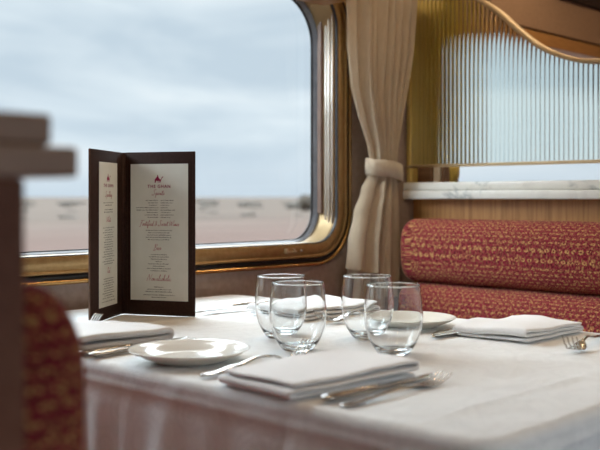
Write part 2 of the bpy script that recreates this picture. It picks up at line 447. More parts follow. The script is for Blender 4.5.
# cloth: a flat sheet folded over the rounded edge of the table
def cloth():
    bm = BM()
    R = .03; rc = .016; drop = .36
    qx0, qx1, qy0, qy1 = TX0 + rc, TX1 - rc, TY0 + rc, TY1 - .006
    cx0, cx1, cy0, cy1 = qx0 + R, qx1 - R, qy0 + R, qy1 - R
    nx, ny = 150, 200
    ex0, ex1 = TX0 - drop, TX1 + drop; ey0, ey1 = TY0 - drop, TY1 + drop
    def axis(a, b, e0, e1, n):       # denser near the edges
        out = []
        for i in range(n + 1):
            out.append(lerp(e0, e1, i / n))
        return out
    xs = sorted(set(axis(0, 0, ex0, ex1, nx) + [TX0 + k * .003 for k in range(-8, 10)] + [TX1 + k * .004 for k in range(-6, 5)]))
    ys = sorted(set(axis(0, 0, ey0, ey1, ny) + [TY0 + k * .003 for k in range(-8, 10)] + [TY1 + k * .004 for k in range(-6, 5)]))
    per = lambda x, y: math.atan2(y - 1.2, x - 1.27)
    grid = []
    for x in xs:
        row = []
        for y in ys:
            # nearest point on the rounded rectangle core
            kx = min(max(x, cx0), cx1); ky = min(max(y, cy0), cy1)
            dx, dy = x - kx, y - ky; dd = math.hypot(dx, dy)
            if dd <= R:
                h = 0
                # ironed creases running the length and across the table
                for c0, sg in ((1.075, 1), (1.38, -1)):
                    h += .0011 * math.exp(-((x - c0 - .006 * math.sin(y * 7)) / .006) ** 2) 
                h += .0042 * math.exp(-((y - .652 - .005 * math.sin(x * 13)) / .0045) ** 2)
                h += .0009 * (noise.noise(Vector((x * 7, y * 9, 1.3))) )
                h += .0005 * noise.noise(Vector((x * 25, y * 22, 7)))
                edge = min(x - TX0, TX1 - x, y - TY0, TY1 - y)
                h *= max(0, min(1, edge / .05))
                row.append((x, y, TZ - .0012 + h))
                continue
            ux, uy = dx / dd, dy / dd
            qx, qy = kx + ux * R, ky + uy * R
            s = dd - R
            arc = rc * PI / 2
            if s < arc:
                a = s / rc
                out, z = rc * math.sin(a), TZ - .0012 - rc * (1 - math.cos(a))
                hang = 0
            else:
                hang = s - arc; out = rc; z = TZ - .0012 - rc - hang
            # hanging folds
            tang = (qy if abs(ux) > abs(uy) else qx) 
            pa = kx * 1.0 - ky * 1.0 + math.atan2(uy, ux) * .12
            g = min(1, hang / .20)
            wave = .012 * math.sin(pa * 34 + 1.5 * math.sin(pa * 9)) + .007 * math.sin(pa * 71 + 1) + .007 * noise.noise(Vector((pa * 9, hang * 4, 2)))
            wave += .006
            corner = abs(ux * uy) * 2
            out += g * wave * (1 + corner) + .04 * corner * g
            # a padded seam just under the edge
            out += .0022 * math.exp(-((hang - .012) / .006) ** 2) - .002 * math.exp(-((hang - .026) / .007) ** 2)
            if uy > .3:
                out = min(out, rc + .002)
            row.append((qx + ux * out, min(qy + uy * out, 1.90), z))
        grid.append(row)
    V = [[bm.verts.new(p) for p in r] for r in grid]
    for i in range(len(xs) - 1):
        for j in range(len(ys) - 1):
            x, y = (xs[i] + xs[i + 1]) / 2, (ys[j] + ys[j + 1]) / 2
            ox = max(TX0 - x, x - TX1, 0); oy = max(TY0 - y, y - TY1, 0)
            if math.hypot(ox, oy) > drop + .06 : continue
            if y - TY1 > .10: continue
            bm.faces.new((V[i][j], V[i + 1][j], V[i + 1][j + 1], V[i][j + 1]))
    bmesh.ops.delete(bm, geom=[v for v in bm.verts if not v.link_faces], context='VERTS')
    o = obj('tablecloth', bm, M['tablecloth'])
    return tag(o, 'white damask tablecloth draped over the table beside the window', 'tablecloth')
cloth()

# ------------------------------------------------------------------ cutlery
def strip(bm, pts, n=10):
    """pts: (x, y, z, half width, half thickness): an elliptical loft along x"""
    rings = []
    for x, y, z, w, h in pts:
        rings.append([(x, y + w * math.cos(2 * PI * k / n), z + h * math.sin(2 * PI * k / n)) for k in range(n)])
    loft(bm, rings, cap=True)
FZ = [(0, .0035), (.10, .004), (.3, .009), (.52, .0155), (.64, .0135), (.74, .006), (.80, .0035), (.86, .005), (.93, .014), (1.0, .029)]
def make_fork(Lf=.225):
    root = empty('dinner_fork')
    bm = BM(); pts = []
    Wd = [(0, .003), (.015, .0075), (.05, .0105), (.12, .0098), (.3, .0058), (.5, .0036), (.62, .0036)]
    for k in range(32):
        s = .62 * k / 31
        pts.append((s * Lf, 0, sinterp(FZ, s), interp(Wd, s), .0020 if s < .4 else .0022))
    strip(bm, pts); obj('handle', bm, M['silverware'], root)
    bm = BM(); pts = []
    Wd = [(.60, .0034), (.66, .0048), (.70, .0100), (.75, .0134), (.80, .0137), (.815, .0136)]
    for k in range(14):
        s = .60 + (.815 - .60) * k / 13
        pts.append((s * Lf, 0, sinterp(FZ, s), interp(Wd, s), .0014))
    strip(bm, pts)
    for i in range(4):
        y0 = (-1.5 + i) * .0076; pts = []
        for k in range(12):
            s = .805 + (1 - .805) * k / 11
            pts.append((s * Lf, y0, sinterp(FZ, s), .0019 * (1 - .45 * (k / 11) ** 3), .0011))
        strip(bm, pts, 8)
    obj('tines', bm, M['silverware'], root)
    return root
def make_knife(Lk=.235):
    root = empty('table_knife')
    bm = BM(); pts = []
    Wd = [(0, .003), (.02, .0085), (.06, .0105), (.2, .0085), (.38, .0062), (.42, .0075), (.44, .0055)]
    for k in range(26):
        s = .44 * k / 25
        pts.append((s * Lk, 0, .0050, interp(Wd, s), interp([(0, .0018), (.03, .0042), (.3, .0042), (.44, .003)], s)))
    strip(bm, pts, 12); obj('handle', bm, M['silverware'], root)
    bm = BM(); pts = []
    for k in range(26):
        s = .43 + .57 * k / 25
        w = interp([(.43, .0055), (.47, .0085), (.6, .0098), (.85, .0098), (.94, .0075), (.985, .0035), (1, .0006)], s)
        y = interp([(.43, 0), (.85, 0), (1, .005)], s)
        pts.append((s * Lk, y, .0045 if s < .5 else .004, w, .0009))
    strip(bm, pts, 8); obj('blade', bm, M['silverware'], root)
    return root
fork0, knife0 = make_fork(), make_knife()
used = {}
def lay(proto, x, y, rz, label, cat, group, z=TZ + .0008):
    o = proto if proto.name not in used else copy_tree(proto)
    used[proto.name] = 1
    o.location = (x, y, z); o.rotation_euler = (0, 0, rz); tag(o, label, cat, group)
    return o
GS = 'silver cutlery laid on the white tablecloth'
lay(fork0, .862, 1.028, math.radians(1.5), 'silver fork half hidden behind the foreground folded napkin, handle towards the small plate', 'fork', GS)
lay(fork0, .825, 1.553, math.radians(1), 'silver fork behind the left napkin, only tines showing against the brown menu', 'fork', GS)
lay(fork0, .862, .764, math.radians(2), 'silver fork nearest the camera, right of the foreground napkin', 'fork', GS).scale.z = .42
lay(knife0, .863, .797, math.radians(0), 'silver knife lying against the right side of the foreground napkin', 'knife', GS)
lay(knife0, .845, 1.281, math.radians(4), 'silver knife at the left, nearest the small plate', 'knife', GS)
lay(knife0, .845, 1.308, math.radians(3), 'silver knife at the left, tucked along the edge of the left napkin', 'knife', GS)
lay(fork0, 1.610, 1.288, PI, 'silver fork across the table between the rear napkin and rear plate', 'fork', GS)
lay(fork0, 1.620, .804, PI + math.radians(13), 'silver fork at the right edge, tines towards the puffy napkin by the red bench', 'fork', GS)
lay(knife0, 1.572, 1.640, PI, 'silver knife right of the menu, closest to the window wall', 'knife', GS)
lay(knife0, 1.560, 1.578, PI + math.radians(-2), 'silver knife right of the menu, closest to the rear napkin', 'knife', GS)
lay(knife0, 1.640, 1.040, PI + math.radians(1), 'silver knife across the table, beside the rear plate', 'knife', GS)
lay(knife0, 1.622, 1.012, PI + math.radians(-2), 'silver knife across the table, nearest the puffy napkin by the red bench', 'knife', GS)

# ------------------------------------------------------------------ plates
def make_plate():
    bm = BM(); R = .0945
    prof = [(.0, .004), (.050, .004), (.058, .0055), (.068, .0105), (.080, .0145), (.090, .0175), (R - .001, .0192), (R, .0188), (R - .0008, .0175),
            (.085, .0125), (.070, .0065), (.060, .0022), (.057, .0006), (.054, .0), (.052, .0015), (.0, .0018)]
    lathe(bm, [(max(r, .0002), z) for r, z in prof], 72)
    return obj('side_plate', bm, M['china'])
p = make_plate(); p.location = (.944, 1.155, TZ + .0008)
tag(p, 'small round cream plate between the left napkin and the foreground napkin', 'plate', 'cream side plates')
p2 = p.copy(); C.objects.link(p2); p2.location = (1.492, 1.150, TZ + .0008)
tag(p2, 'small round cream plate across the table, partly behind the right glasses', 'plate', 'cream side plates')

# ------------------------------------------------------------------ glasses
def make_glass():
    outer = [(.0, .0), (.021, .0), (.0245, .0012), (.029, .006), (.0355, .016), (.0412, .029), (.0450, .044), (.0464, .058), (.0460, .072), (.0445, .088), (.0428, .102), (.0420, .1085)]
    inner = [(.0412, .1092), (.0406, .1085), (.0414, .102), (.0431, .088), (.0446, .072), (.0450, .058), (.0436, .044), (.0398, .030), (.0338, .0175), (.026, .0095), (.014, .0062), (.0, .0055)]
    def sm(P):
        return [(max(q.x, .0), q.y) for q in catmull([(a, b, 0) for a, b in P], 3)]
    prof = sm(outer) + sm(inner)
    bm = BM(); lathe(bm, [(max(r, .0002), z) for r, z in prof], 64)
    bmesh.ops.remove_doubles(bm, verts=bm.verts[:], dist=.00002)
    holes = [e for e in bm.edges if e.is_boundary]
    if holes: bmesh.ops.holes_fill(bm, edges=holes)
    return obj('water_glass', bm, M['drinking_glass'])
g0 = make_glass()
for i, (x, y, lb) in enumerate(((1.212, 1.222, 'clear stemless glass, rear one of the left pair, nearer the menu'),
                                (1.133, 1.103, 'clear stemless glass, front one of the left pair, beside the fork tines'),
                                (1.318, 1.108, 'clear stemless glass, rear one of the right pair'),
                                (1.214, .965, 'clear stemless glass, front one of the right pair, nearest the red bench end of view'))):
    o = g0 if i == 0 else g0.copy()
    if i: C.objects.link(o)
    o.location = (x, y, TZ + .0008); o.rotation_euler.z = i; o.scale = (1.03, 1.03, 1.03)
    tag(o, lb, 'glass', 'stemless glasses in the middle of the table')
bpy.data.objects[g0.name]['label'] = 'clear stemless glass, rear one of the left pair, nearer the menu'

# ------------------------------------------------------------------ folded napkins
def napkin(loc, rz, Lx, Wy, layers, dz, seed, label, puff=.0, flare=0., start=1, hump=None):
    rnd = random.Random(seed)
    prof = []           # (u, z, layer)
    d = start
    for k in range(layers):
        zc = dz * (k + .5); l = Lx / 2 - .004 - rnd.random() * .006
        a, b = (-l, l) if d > 0 else (l, -l)
        for i in range(25):
            prof.append((lerp(a, b, i / 24), zc, k))
        if k < layers - 1:
            for i in range(1, 6):
                an = PI * i / 6
                prof.append((b + (1 if d > 0 else -1) * dz * .62 * math.sin(an), zc + dz * .5 * (1 - math.cos(an)), k + i / 6))
        d = -d
    nv = 24; bm = BM(); H = dz * layers
    offs = [(rnd.uniform(-.003, .003), rnd.uniform(-.003, .003)) for _ in range(layers + 1)]
    grid = []
    for u, z, k in prof:
        row = []
        k0 = int(k); 
        o0 = [lerp(offs[k0][q], offs[min(k0 + 1, layers)][q], k - k0) for q in (0, 1)]
        for j in range(nv + 1):
            v = lerp(-Wy / 2 + o0[0], Wy / 2 + o0[1], j / nv)
            tz = z / H
            hs = 1 + flare * (u / Lx + .5) + puff * noise.noise(Vector((u * 9, v * 9, seed)))
            if hump: hs += hump[2] * math.exp(-(((u - hump[0]) / hump[3]) ** 2 + ((v - hump[1]) / hump[3]) ** 2))
            zz = z * hs + .0012 * tz * noise.noise(Vector((u * 40, v * 40, seed + k)))
            uu = u + .003 * noise.noise(Vector((v * 14, k * .7, seed + 5))) + .004 * tz * math.sin(v * 20 + seed)
            vv = v + .003 * noise.noise(Vector((u * 14, k * .9, seed + 9)))
            edge = abs(v) / (Wy / 2)
            if edge > .93: zz = zz * (1 - .03 * tz)
            row.append((uu, vv, max(zz, .0022)))
        grid.append([bm.verts.new(p) for p in row])
    for i in range(len(grid) - 1):
        for j in range(nv):
            bm.faces.new((grid[i][j], grid[i + 1][j], grid[i + 1][j + 1], grid[i][j + 1]))
    o = obj('folded_napkin', bm, M['napkin']); o.location = loc; o.rotation_euler.z = rz
    md = o.modifiers.new('thick', 'SOLIDIFY'); md.thickness = dz * .74; md.offset = 0
    md2 = o.modifiers.new('soft', 'SUBSURF'); md2.levels = 1; md2.render_levels = 1
    return tag(o, label, 'napkin', 'folded white napkins')
NZ = TZ + .0006
napkin((.962, .893, NZ), math.radians(-6), .238, .150, 3, .0072, 3, 'folded white napkin in the foreground, nearest the camera', .15, .35, start=-1)
napkin((.938, 1.404, NZ), math.radians(2), .198, .165, 2, .0150, 8, 'folded white napkin at the left, in front of the brown menu', .30, -.05, start=1, hump=(.02, .04, .35, .05))
napkin((1.505, 1.420, NZ), math.radians(-4), .230, .180, 3, .0082, 12, 'folded white napkin behind the left pair of glasses', .45, .25, start=1)
napkin((1.556, .938, NZ), math.radians(1), .215, .150, 3, .0076, 21, 'puffy folded white napkin at the right in front of the red bench', .75, .0, start=1, hump=(.03, -.03, .25, .05))

# ------------------------------------------------------------------ menu
hinge = Vector((1.218, 1.719)); rgt = Vector((1.294, 1.565)); lft = Vector((1.069, 1.617))
MH = .352; MT = .0045
menu = empty('menu_folder', (hinge.x, hinge.y, TZ + .0002), label='tall brown leather menu standing open on the table in front of the window', cat='menu')
STR = {
 'S': (.62, [[(.60, .86), (.42, 1.0), (.2, .86), (.3, .6), (.45, .34), (.3, .04), (-.05, .06), (.1, .25)]]),
 'p': (.42, [[(0, .1), (.14, .42), (.1, -.42), (.13, .28), (.3, .42), (.33, .16), (.16, .04), (.42, .12)]]),
 'i': (.22, [[(0, .1), (.1, .42), (.08, .06), (.22, .12)], [(.14, .62), (.17, .66)]]),
 'r': (.28, [[(0, .1), (.1, .44), (.12, .36), (.22, .36), (.16, .06), (.28, .12)]]),
 't': (.26, [[(0, .1), (.16, .85), (.1, .06), (.26, .12)], [(.0, .58), (.3, .62)]]),
 's': (.28, [[(0, .1), (.16, .44), (.2, .12), (.05, .03), (.28, .12)]]),
 'F': (.6, [[(.1, .92), (.4, 1.0), (.85, 1.02)], [(.42, .98), (.3, .4), (.18, -.2), (.0, -.1)], [(.15, .5), (.5, .54)]]),
 'o': (.32, [[(0, .1), (.16, .42), (.04, .2), (.14, .04), (.27, .22), (.18, .42), (.34, .36)]]),
 'f': (.3, [[(0, .1), (.22, .9), (.16, .96), (.1, .3), (.04, -.4), (.12, -.3), (.14, .1), (.3, .12)]]),
 'e': (.28, [[(0, .1), (.17, .34), (.12, .42), (.04, .2), (.12, .03), (.28, .12)]]),
 'd': (.36, [[(.22, .38), (.08, .34), (.04, .1), (.16, .06), (.3, .95), (.24, .06), (.38, .12)]]),
 '&': (.5, [[(.42, .1), (.1, .7), (.22, .86), (.3, .7), (.05, .2), (.16, .04), (.4, .35)]]),
 'w': (.46, [[(0, .4), (.06, .06), (.2, .36), (.24, .06), (.4, .42), (.48, .36)]]),
 'W': (.85, [[(.05, 1.0), (.12, .04), (.42, .8), (.44, .06), (.88, 1.04)]]),
 'n': (.36, [[(0, .1), (.08, .42), (.08, .06), (.24, .42), (.24, .06), (.36, .12)]]),
 'B': (.56, [[(.2, .95), (.1, .0)], [(.0, .8), (.3, 1.04), (.5, .8), (.15, .52), (.5, .36), (.3, .0), (-.1, -.05)]]),
 'N': (.72, [[(-.02, .0), (.18, 1.0), (.42, .04), (.66, 1.08)]]),
 'a': (.34, [[(.2, .38), (.06, .32), (.04, .08), (.18, .16), (.22, .38), (.2, .06), (.34, .12)]]),
 'l': (.22, [[(0, .1), (.18, .9), (.1, .9), (.06, .06), (.22, .12)]]),
 'c': (.26, [[(.18, .38), (.06, .3), (.06, .06), (.26, .12)]]),
 'h': (.36, [[(0, .1), (.18, .9), (.08, .9), (.06, .06), (.2, .4), (.24, .06), (.36, .12)]]),
 'k': (.34, [[(0, .1), (.18, .9), (.08, .9), (.06, .06)], [(.26, .42), (.1, .24), (.24, .06), (.36, .12)]]),
 'g': (.34, [[(.2, .38), (.06, .3), (.08, .06), (.22, .36), (.16, -.35), (.04, -.25), (.34, .12)]]),
 'R': (.6, [[(.2, .95), (.1, .0)], [(.0, .8), (.3, 1.04), (.5, .78), (.16, .5), (.35, .25), (.6, .0)]]),
 '-': (.2, [[(.03, .25), (.17, .27)]]), ' ': (.25, []),
}
def ribbon(bm, pts, w):
    L_ = []; R_ = []
    for i, q in enumerate(pts):
        a = pts[max(i - 1, 0)]; b = pts[min(i + 1, len(pts) - 1)]
        d = Vector((b[0] - a[0], b[1] - a[1])); d = d.normalized() if d.length else Vector((1, 0))
        nn = Vector((-d.y, d.x)) * w / 2
        L_.append(bm.verts.new((q[0] + nn.x, 0, q[1] + nn.y))); R_.append(bm.verts.new((q[0] - nn.x, 0, q[1] - nn.y)))
    for i in range(len(pts) - 1): bm.faces.new((L_[i], R_[i], R_[i + 1], L_[i + 1]))
def script(bm, text, xc, z, size, w=.00072, slant=.25):
    adv = sum(STR[c_][0] for c_ in text) * size; x = xc - adv / 2
    for c_ in text:
        wd, strokes = STR[c_]
        for s_ in strokes:
            P = catmull([(a, b, 0) for a, b in s_], 5)
            ribbon(bm, [(x + (q.x + slant * q.y) * size, z + q.y * size) for q in P], w)
        x += wd * size
def words(bm, x0, x1, z, rnd, h=.0017):
    x = x0
    while x < x1 - .0008:
        wl = min(rnd.choice((.0028, .004, .0052, .0066, .008)), x1 - x)
        q = x
        while q < x + wl - .0004:            # letters as tiny upright strokes on a base bar
            cw = rnd.choice((.0006, .0008))
            hh = h * rnd.choice((.7, .7, 1.0, 1.25))
            vs = [bm.verts.new(p) for p in ((q, 0, z), (q + cw, 0, z), (q + cw, 0, z + hh), (q, 0, z + hh))]
            bm.faces.new(vs); q += cw + .00032
        x += wl + .0012
CAMEL = [(0, .0), (.07, .02), (.12, .35), (.10, .55), (.02, .42), (-.02, .30), (.04, .50), (.14, .66), (.26, .72), (.34, .92), (.40, 1.22), (.45, 1.30), (.50, 1.16), (.53, .96), (.60, .76),
         (.70, .66), (.78, .50), (.86, .52), (.94, .72), (1.04, .92), (1.16, 1.0), (1.24, .93), (1.20, .86), (1.08, .82), (1.0, .62), (.92, .38), (.80, .26), (.76, .30), (.80, .02), (.72, .0), (.68, .28), (.60, .32), (.56, .30), (.54, .02), (.46, .0), (.46, .28), (.34, .32), (.22, .30), (.20, .02), (.12, .0), (.10, .14)]
def text_mesh(body, size, mt, parent, x, z, name='title_print', extrude=0):
    cu = bpy.data.curves.new(name, 'FONT'); cu.body = body; cu.size = size; cu.align_x = 'CENTER'; cu.offset = size * .022; cu.space_character = 1.22
    tmp = bpy.data.objects.new('tmp', cu); C.objects.link(tmp)
    dg = bpy.context.evaluated_depsgraph_get(); me = bpy.data.meshes.new_from_object(tmp.evaluated_get(dg))
    bpy.data.objects.remove(tmp)
    me.materials.clear(); me.materials.append(mt)
    o = bpy.data.objects.new(name, me); C.objects.link(o); o.parent = parent
    o.location = (x, -.0003, z); o.rotation_euler = (PI / 2, 0, 0)
    return o
def menu_panel(a, b, left):
    X = (b - a); wdt = X.length; rz = math.atan2(X.y, X.x)
    g = .007
    x0, x1 = (0, wdt - g) if left else (g, wdt)
    org = Vector((a.x - hinge.x, a.y - hinge.y, 0))
    bm = box(BM(), x0, x1, 0, MT, 0, MH, .0016, 3)
    pn = obj('cover_panel', bm, M['menu_leather'], menu); pn.location = org; pn.rotation_euler.z = rz
    # stitched edging
    bm = BM(); e = .0045
    for (p, q) in (((x0 + e, e), (x1 - e, e)), ((x1 - e, e), (x1 - e, MH - e)), ((x1 - e, MH - e), (x0 + e, MH - e)), ((x0 + e, MH - e), (x0 + e, e))):
        Lg = math.hypot(q[0] - p[0], q[1] - p[1]); k = int(Lg / .0045)
        for i in range(k):
            ta, tb = (i + .2) / k, (i + .8) / k
            ribbon(bm, [(lerp(p[0], q[0], ta), lerp(p[1], q[1], ta)), (lerp(p[0], q[0], tb), lerp(p[1], q[1], tb))], .0007)
    st = obj('stitching', bm, M['stitch'], pn, False); st.location = (0, -.0003, 0)
    if left:
        bm = box(BM(), -.0016, .0004, .0004, MT - .0004, .001, MH - .001, .0004); obj('edge_binding', bm, M['menu_edge'], pn)
    # card insert
    if left: i0, i1, z0, z1 = .044, .146, .027, .327
    else: i0, i1, z0, z1 = .020, .156, .032, .326
    bm = box(BM(), i0, i1, -.0009, .0005, z0, z1, .0003)
    ins = obj('card_insert', bm, M['paper'], menu, False); ins.location = org; ins.rotation_euler.z = rz
    rnd = random.Random(5 if left else 6); xc = (i0 + i1) / 2
    off = -.0012
    def pr(name, bm, mt):
        o = obj(name, bm, mt, ins, False); o.location = (0, off, 0); return o
    k = .0172
    bm = BM(); vs = [bm.verts.new((xc - k * .62 + p[0] * k, 0, z1 - .0405 + p[1] * k * .78)) for p in CAMEL]
    f = bm.faces.new(vs); bmesh.ops.triangulate(bm, faces=[f]); pr('emblem_print', bm, M['ink_crimson'])
    tt = text_mesh('THE GHAN', .0094, M['ink_crimson'], ins, xc, z1 - .0515); tt.location.y = off
    tb = BM()
    def script_(text, xc_, z_, size_):
        b_ = BM(); script(b_, text, xc_, z_, size_); pr('heading_print', b_, M['ink_rose'])
    if not left:
        script_('Spirits', xc - .002, z1 - .0675, .0125)
        z = z1 - .0795
        for i in range(8):
            wl = rnd.uniform(.020, .032) if i not in (3, 4) else .052
            wr = rnd.uniform(.012, .034)
            words(tb, xc - .002 - wl, xc - .002, z, rnd); words(tb, xc + .004, xc + .004 + wr, z, rnd); z -= .0052
        script_('Fortified & Sweet Wines', xc, z1 - .1335, .0118)
        z = z1 - .1440
        for wl in (.062, .050, .056, .062, .052): words(tb, xc - wl / 2, xc + wl / 2, z, rnd); z -= .0050
        script_('Beer', xc - .004, z1 - .1855, .0125)
        z = z1 - .1960
        for wl in (.038, .046, .038, .016, .050, .028, .056, .040): words(tb, xc - wl / 2, xc + wl / 2, z, rnd); z -= .0050
        script_('Non-alcoholic', xc, z1 - .2520, .0138)
        z = z1 - .2660
        for wl in (.022, .056, .064): words(tb, xc - wl / 2, xc + wl / 2, z, rnd); z -= .0050
        z -= .002
        for wl in (.074, .034): words(tb, xc - wl / 2, xc + wl / 2, z, rnd); z -= .0050
    else:
        script_('Sparkling', xc, z1 - .072, .012)
        z = z1 - .085
        for wl in (.058, .040): words(tb, xc - wl / 2, xc + wl / 2, z, rnd); z -= .0052
        z -= .004
        for wl in (.046, .050): words(tb, xc - wl / 2, xc + wl / 2, z, rnd); z -= .0052
        script_('White', xc, z1 - .125, .013)
        z = z1 - .137
        for i in range(16):
            wl = (.060, .044)[i % 2] * rnd.uniform(.8, 1.15); words(tb, xc - wl / 2, xc + wl / 2, z, rnd); z -= .0050
        script_('Red', xc, z1 - .2310, .012)
        z = z1 - .2430
        for i in range(9):
            wl = (.060, .044)[i % 2] * rnd.uniform(.85, 1.2); words(tb, xc - wl / 2, xc + wl / 2, z, rnd); z -= .0050
        wl = .075; words(tb, xc - wl / 2, xc + wl / 2, z - .002, rnd)
    pr('text_print', tb, M['ink_dark'])
menu_panel(hinge, rgt, False)
menu_panel(lft, hinge, True)
# spine: a soft leather roll joining the two panels
bm = BM(); n_ = 14
d1 = (rgt - hinge).normalized(); d2 = (lft - hinge).normalized()
P = []
for k in range(n_ + 1):
    t_ = k / n_
    a = d2 * .0085; b = d1 * .0085
    c_ = -(d1 + d2).normalized() * .002
    q = (1 - t_) ** 2 * a + 2 * t_ * (1 - t_) * c_ + t_ ** 2 * b
    P.append(q)
nrm_ = -(d1 + d2).normalized() * .0045
ringp = [(q.x, q.y) for q in P] + [(q.x + nrm_.x, q.y + nrm_.y) for q in reversed(P)]
loft(bm, [[(x, y, z) for x, y in ringp] for z in (.0005, MH - .0005)], cap=True)
obj('spine', bm, M['menu_leather'], menu)

# ------------------------------------------------------------------ booth benches and dividers
def cushion(bm, xc, zc, ax, az, y0, y1, seed, p=3.0, rend=.05):
    """rounded bolster along y; returns uv list"""
    n = 40; rings = []; uvs = []
    ysamp = []
    N_ = 90
    for k in range(N_ + 1):
        ysamp.append(lerp(y0, y1, k / N_))
    ends = [y0 + rend * (1 - math.cos(PI / 2 * k / 8)) for k in range(8)]
    ysamp = ends + [lerp(y0 + rend, y1 - rend, k / N_) for k in range(N_ + 1)] + [y1 - (q - y0) for q in reversed(ends)]
    for y in ysamp:
        e = min(y - y0, y1 - y)
        s = 1 if e >= rend else math.sqrt(max(0, 1 - ((rend - e) / rend) ** 2)) 
        sx = lerp(.35, 1, s)
        ring = []
        for j in range(n):
            a = 2 * PI * j / n
            ca, sa = math.cos(a), math.sin(a)
            rx = ax * math.copysign(abs(ca) ** (2 / p), ca); rz_ = az * math.copysign(abs(sa) ** (2 / p), sa)
            w = 1 + .018 * noise.noise(Vector((y * 5, a * 1.2, seed))) + .010 * noise.noise(Vector((y * 16, a * 2, seed + 3)))
            ring.append((xc + rx * (s if s < 1 else 1) ** .5 * w if False else xc + rx * lerp(.3, 1, s) * w, y, zc + rz_ * lerp(.45, 1, s) * w))
        rings.append(ring)
    vr = [[bm.verts.new(q) for q in r] for r in rings]
    uvl = bm.loops.layers.uv.verify()
    per = PI * (ax + az)
    for i in range(len(vr) - 1):
        for j in range(n):
            k = (j + 1) % n
            f = bm.faces.new((vr[i][j], vr[i][k], vr[i + 1][k], vr[i + 1][j]))
            for l_, (ii, jj) in zip(f.loops, ((i, j), (i, j + 1), (i + 1, j + 1), (i + 1, j))):
                l_[uvl].uv = (ysamp[ii], per * jj / n) if 8 < i < len(vr) - 10 else (l_.vert.co.x + y0, l_.vert.co.z)
    for ri, ysgn in ((0, y0), (-1, y1)):
        f = bm.faces.new(vr[ri] if ri == 0 else list(reversed(vr[ri])))
        for l_ in f.loops: l_[uvl].uv = (l_.vert.co.x + ysgn, l_.vert.co.z)
    return bm

def bench(front, sgn, y0, y1, label):
    """sgn +1: backrest stands towards +x of the seat; front = x of the bolster's front"""
    root = empty('booth_bench', (front, (y0 + y1) / 2, 0), label=label, cat='bench')
    def L_(bm): return local(bm, root.location)
    d = .065
    xc = front + sgn * d
    obj('upper_back_cushion', L_(cushion(BM(), xc, .846, d, .0945, y0, y1, 1.0)), M['booth_fabric'], root)
    obj('lower_back_cushion', L_(cushion(BM(), xc + sgn * -.004, .650, d + .002, .100, y0, y1, 4.0)), M['booth_fabric'], root)
    xs_ = sorted((front + sgn * .125, front - sgn * .34))
    obj('seat_cushion', L_(cushion(BM(), sum(xs_) / 2, .49, (xs_[1] - xs_[0]) / 2, .058, y0, y1, 7.0, 5)), M['booth_fabric'], root)
    xb = sorted((front + sgn * .125, front - sgn * .29))
    obj('base', L_(box(BM(), xb[0], xb[1], y0 + .02, y1 - .02, 0, .435, .006)), M['veneer'], root, False)
    return root
bench(2.248, 1, .62, 1.785, 'red patterned upholstered booth bench beyond the table, under the marble ledge')
bench(.415, -1, .602, 1.75, 'dark red upholstered bench back blurred at the lower left edge')

# far divider: veneer panel, marble ledge, reeded glass in a gold frame
GX = 2.45; GY0, GY1 = .62, 1.885
div = empty('seat_divider', (GX, 1.2, 0), label='divider with marble ledge and wavy topped reeded glass behind the red bench', cat='divider')
DL = div.location
obj('panel', local(box(BM(), 2.380, 2.53, GY0, 1.815, 0, 1.000, .004), DL), M['veneer'], div, False)
bm = BM(); box(bm, 2.334, 2.566, GY0 - .02, 1.820, .9985, 1.0245, .004); obj('lower_ledge', local(bm, DL), M['marble'], div)
bm = BM(); box(bm, 2.346, 2.554, GY0 - .01, 1.828, 1.0250, 1.050, .004); obj('upper_ledge', local(bm, DL), M['marble'], div)
bm = BM(); box(bm, 2.435, 2.465, 1.735, 1.7475, 1.0505, 1.0985, .003); box(bm, 2.42, 2.48, 1.7735, 1.828, 1.0505, 1.0985, .003); obj('support_block', local(bm, DL), M['block_wood'], div, False)
bm = BM(); box(bm, 2.428, 2.472, 1.748, 1.773, 1.0505, 1.0985, .003); obj('support_post', local(bm, DL), M['cream_post'], div, False)
bm = BM(); box(bm, 2.405, 2.495, .66, .70, 1.0505, 1.0985, .003); obj('support_post', local(bm, DL), M['cream_post'], div, False)
TOP = [(GY0, 1.372), (1.00, 1.372), (1.15, 1.372), (1.225, 1.375), (1.301, 1.388), (1.395, 1.428), (1.476, 1.489), (1.544, 1.551), (1.622, 1.604), (1.70, 1.636), (1.79, 1.652), (GY1, 1.655)]
TP = [(q.x, q.y) for q in catmull([(a, b, 0) for a, b in TOP], 8)]
def ztop(y): return interp(TP, y)
bm = BM(); ZB = 1.108
pitch = .0148; nr = int((GY1 - GY0 - .008) / pitch); sub = 6
cols = []
for r_ in range(nr):
    for k in range(sub):
        t_ = k / sub
        cols.append((GY0 + .004 + (r_ + t_) * pitch, .0012 + .0024 * 4 * t_ * (1 - t_) if 0 < t_ < 1 else .0012))
cols.append((GY0 + .004 + nr * pitch, .0012))
F_ = []; B_ = []
for y, h in cols:
    zt = ztop(y)
    F_.append((bm.verts.new((GX - .003 - h, y, ZB)), bm.verts.new((GX - .003 - h, y, zt))))
    B_.append((bm.verts.new((GX + .002, y, ZB)), bm.verts.new((GX + .002, y, zt))))
for i in range(len(cols) - 1):
    bm.faces.new((F_[i][0], F_[i + 1][0], F_[i + 1][1], F_[i][1]))
    bm.faces.new((B_[i][1], B_[i + 1][1], B_[i + 1][0], B_[i][0]))
    bm.faces.new((F_[i][1], F_[i + 1][1], B_[i + 1][1], B_[i][1]))
    bm.faces.new((B_[i][0], B_[i + 1][0], F_[i + 1][0], F_[i][0]))
for e_ in (0, -1): bm.faces.new((F_[e_][0], F_[e_][1], B_[e_][1], B_[e_][0]))
bm.normal_update()
for e_ in bm.edges:
    if len(e_.link_faces) == 2 and e_.link_faces[0].normal.angle(e_.link_faces[1].normal, 0) > .6: e_.smooth = False
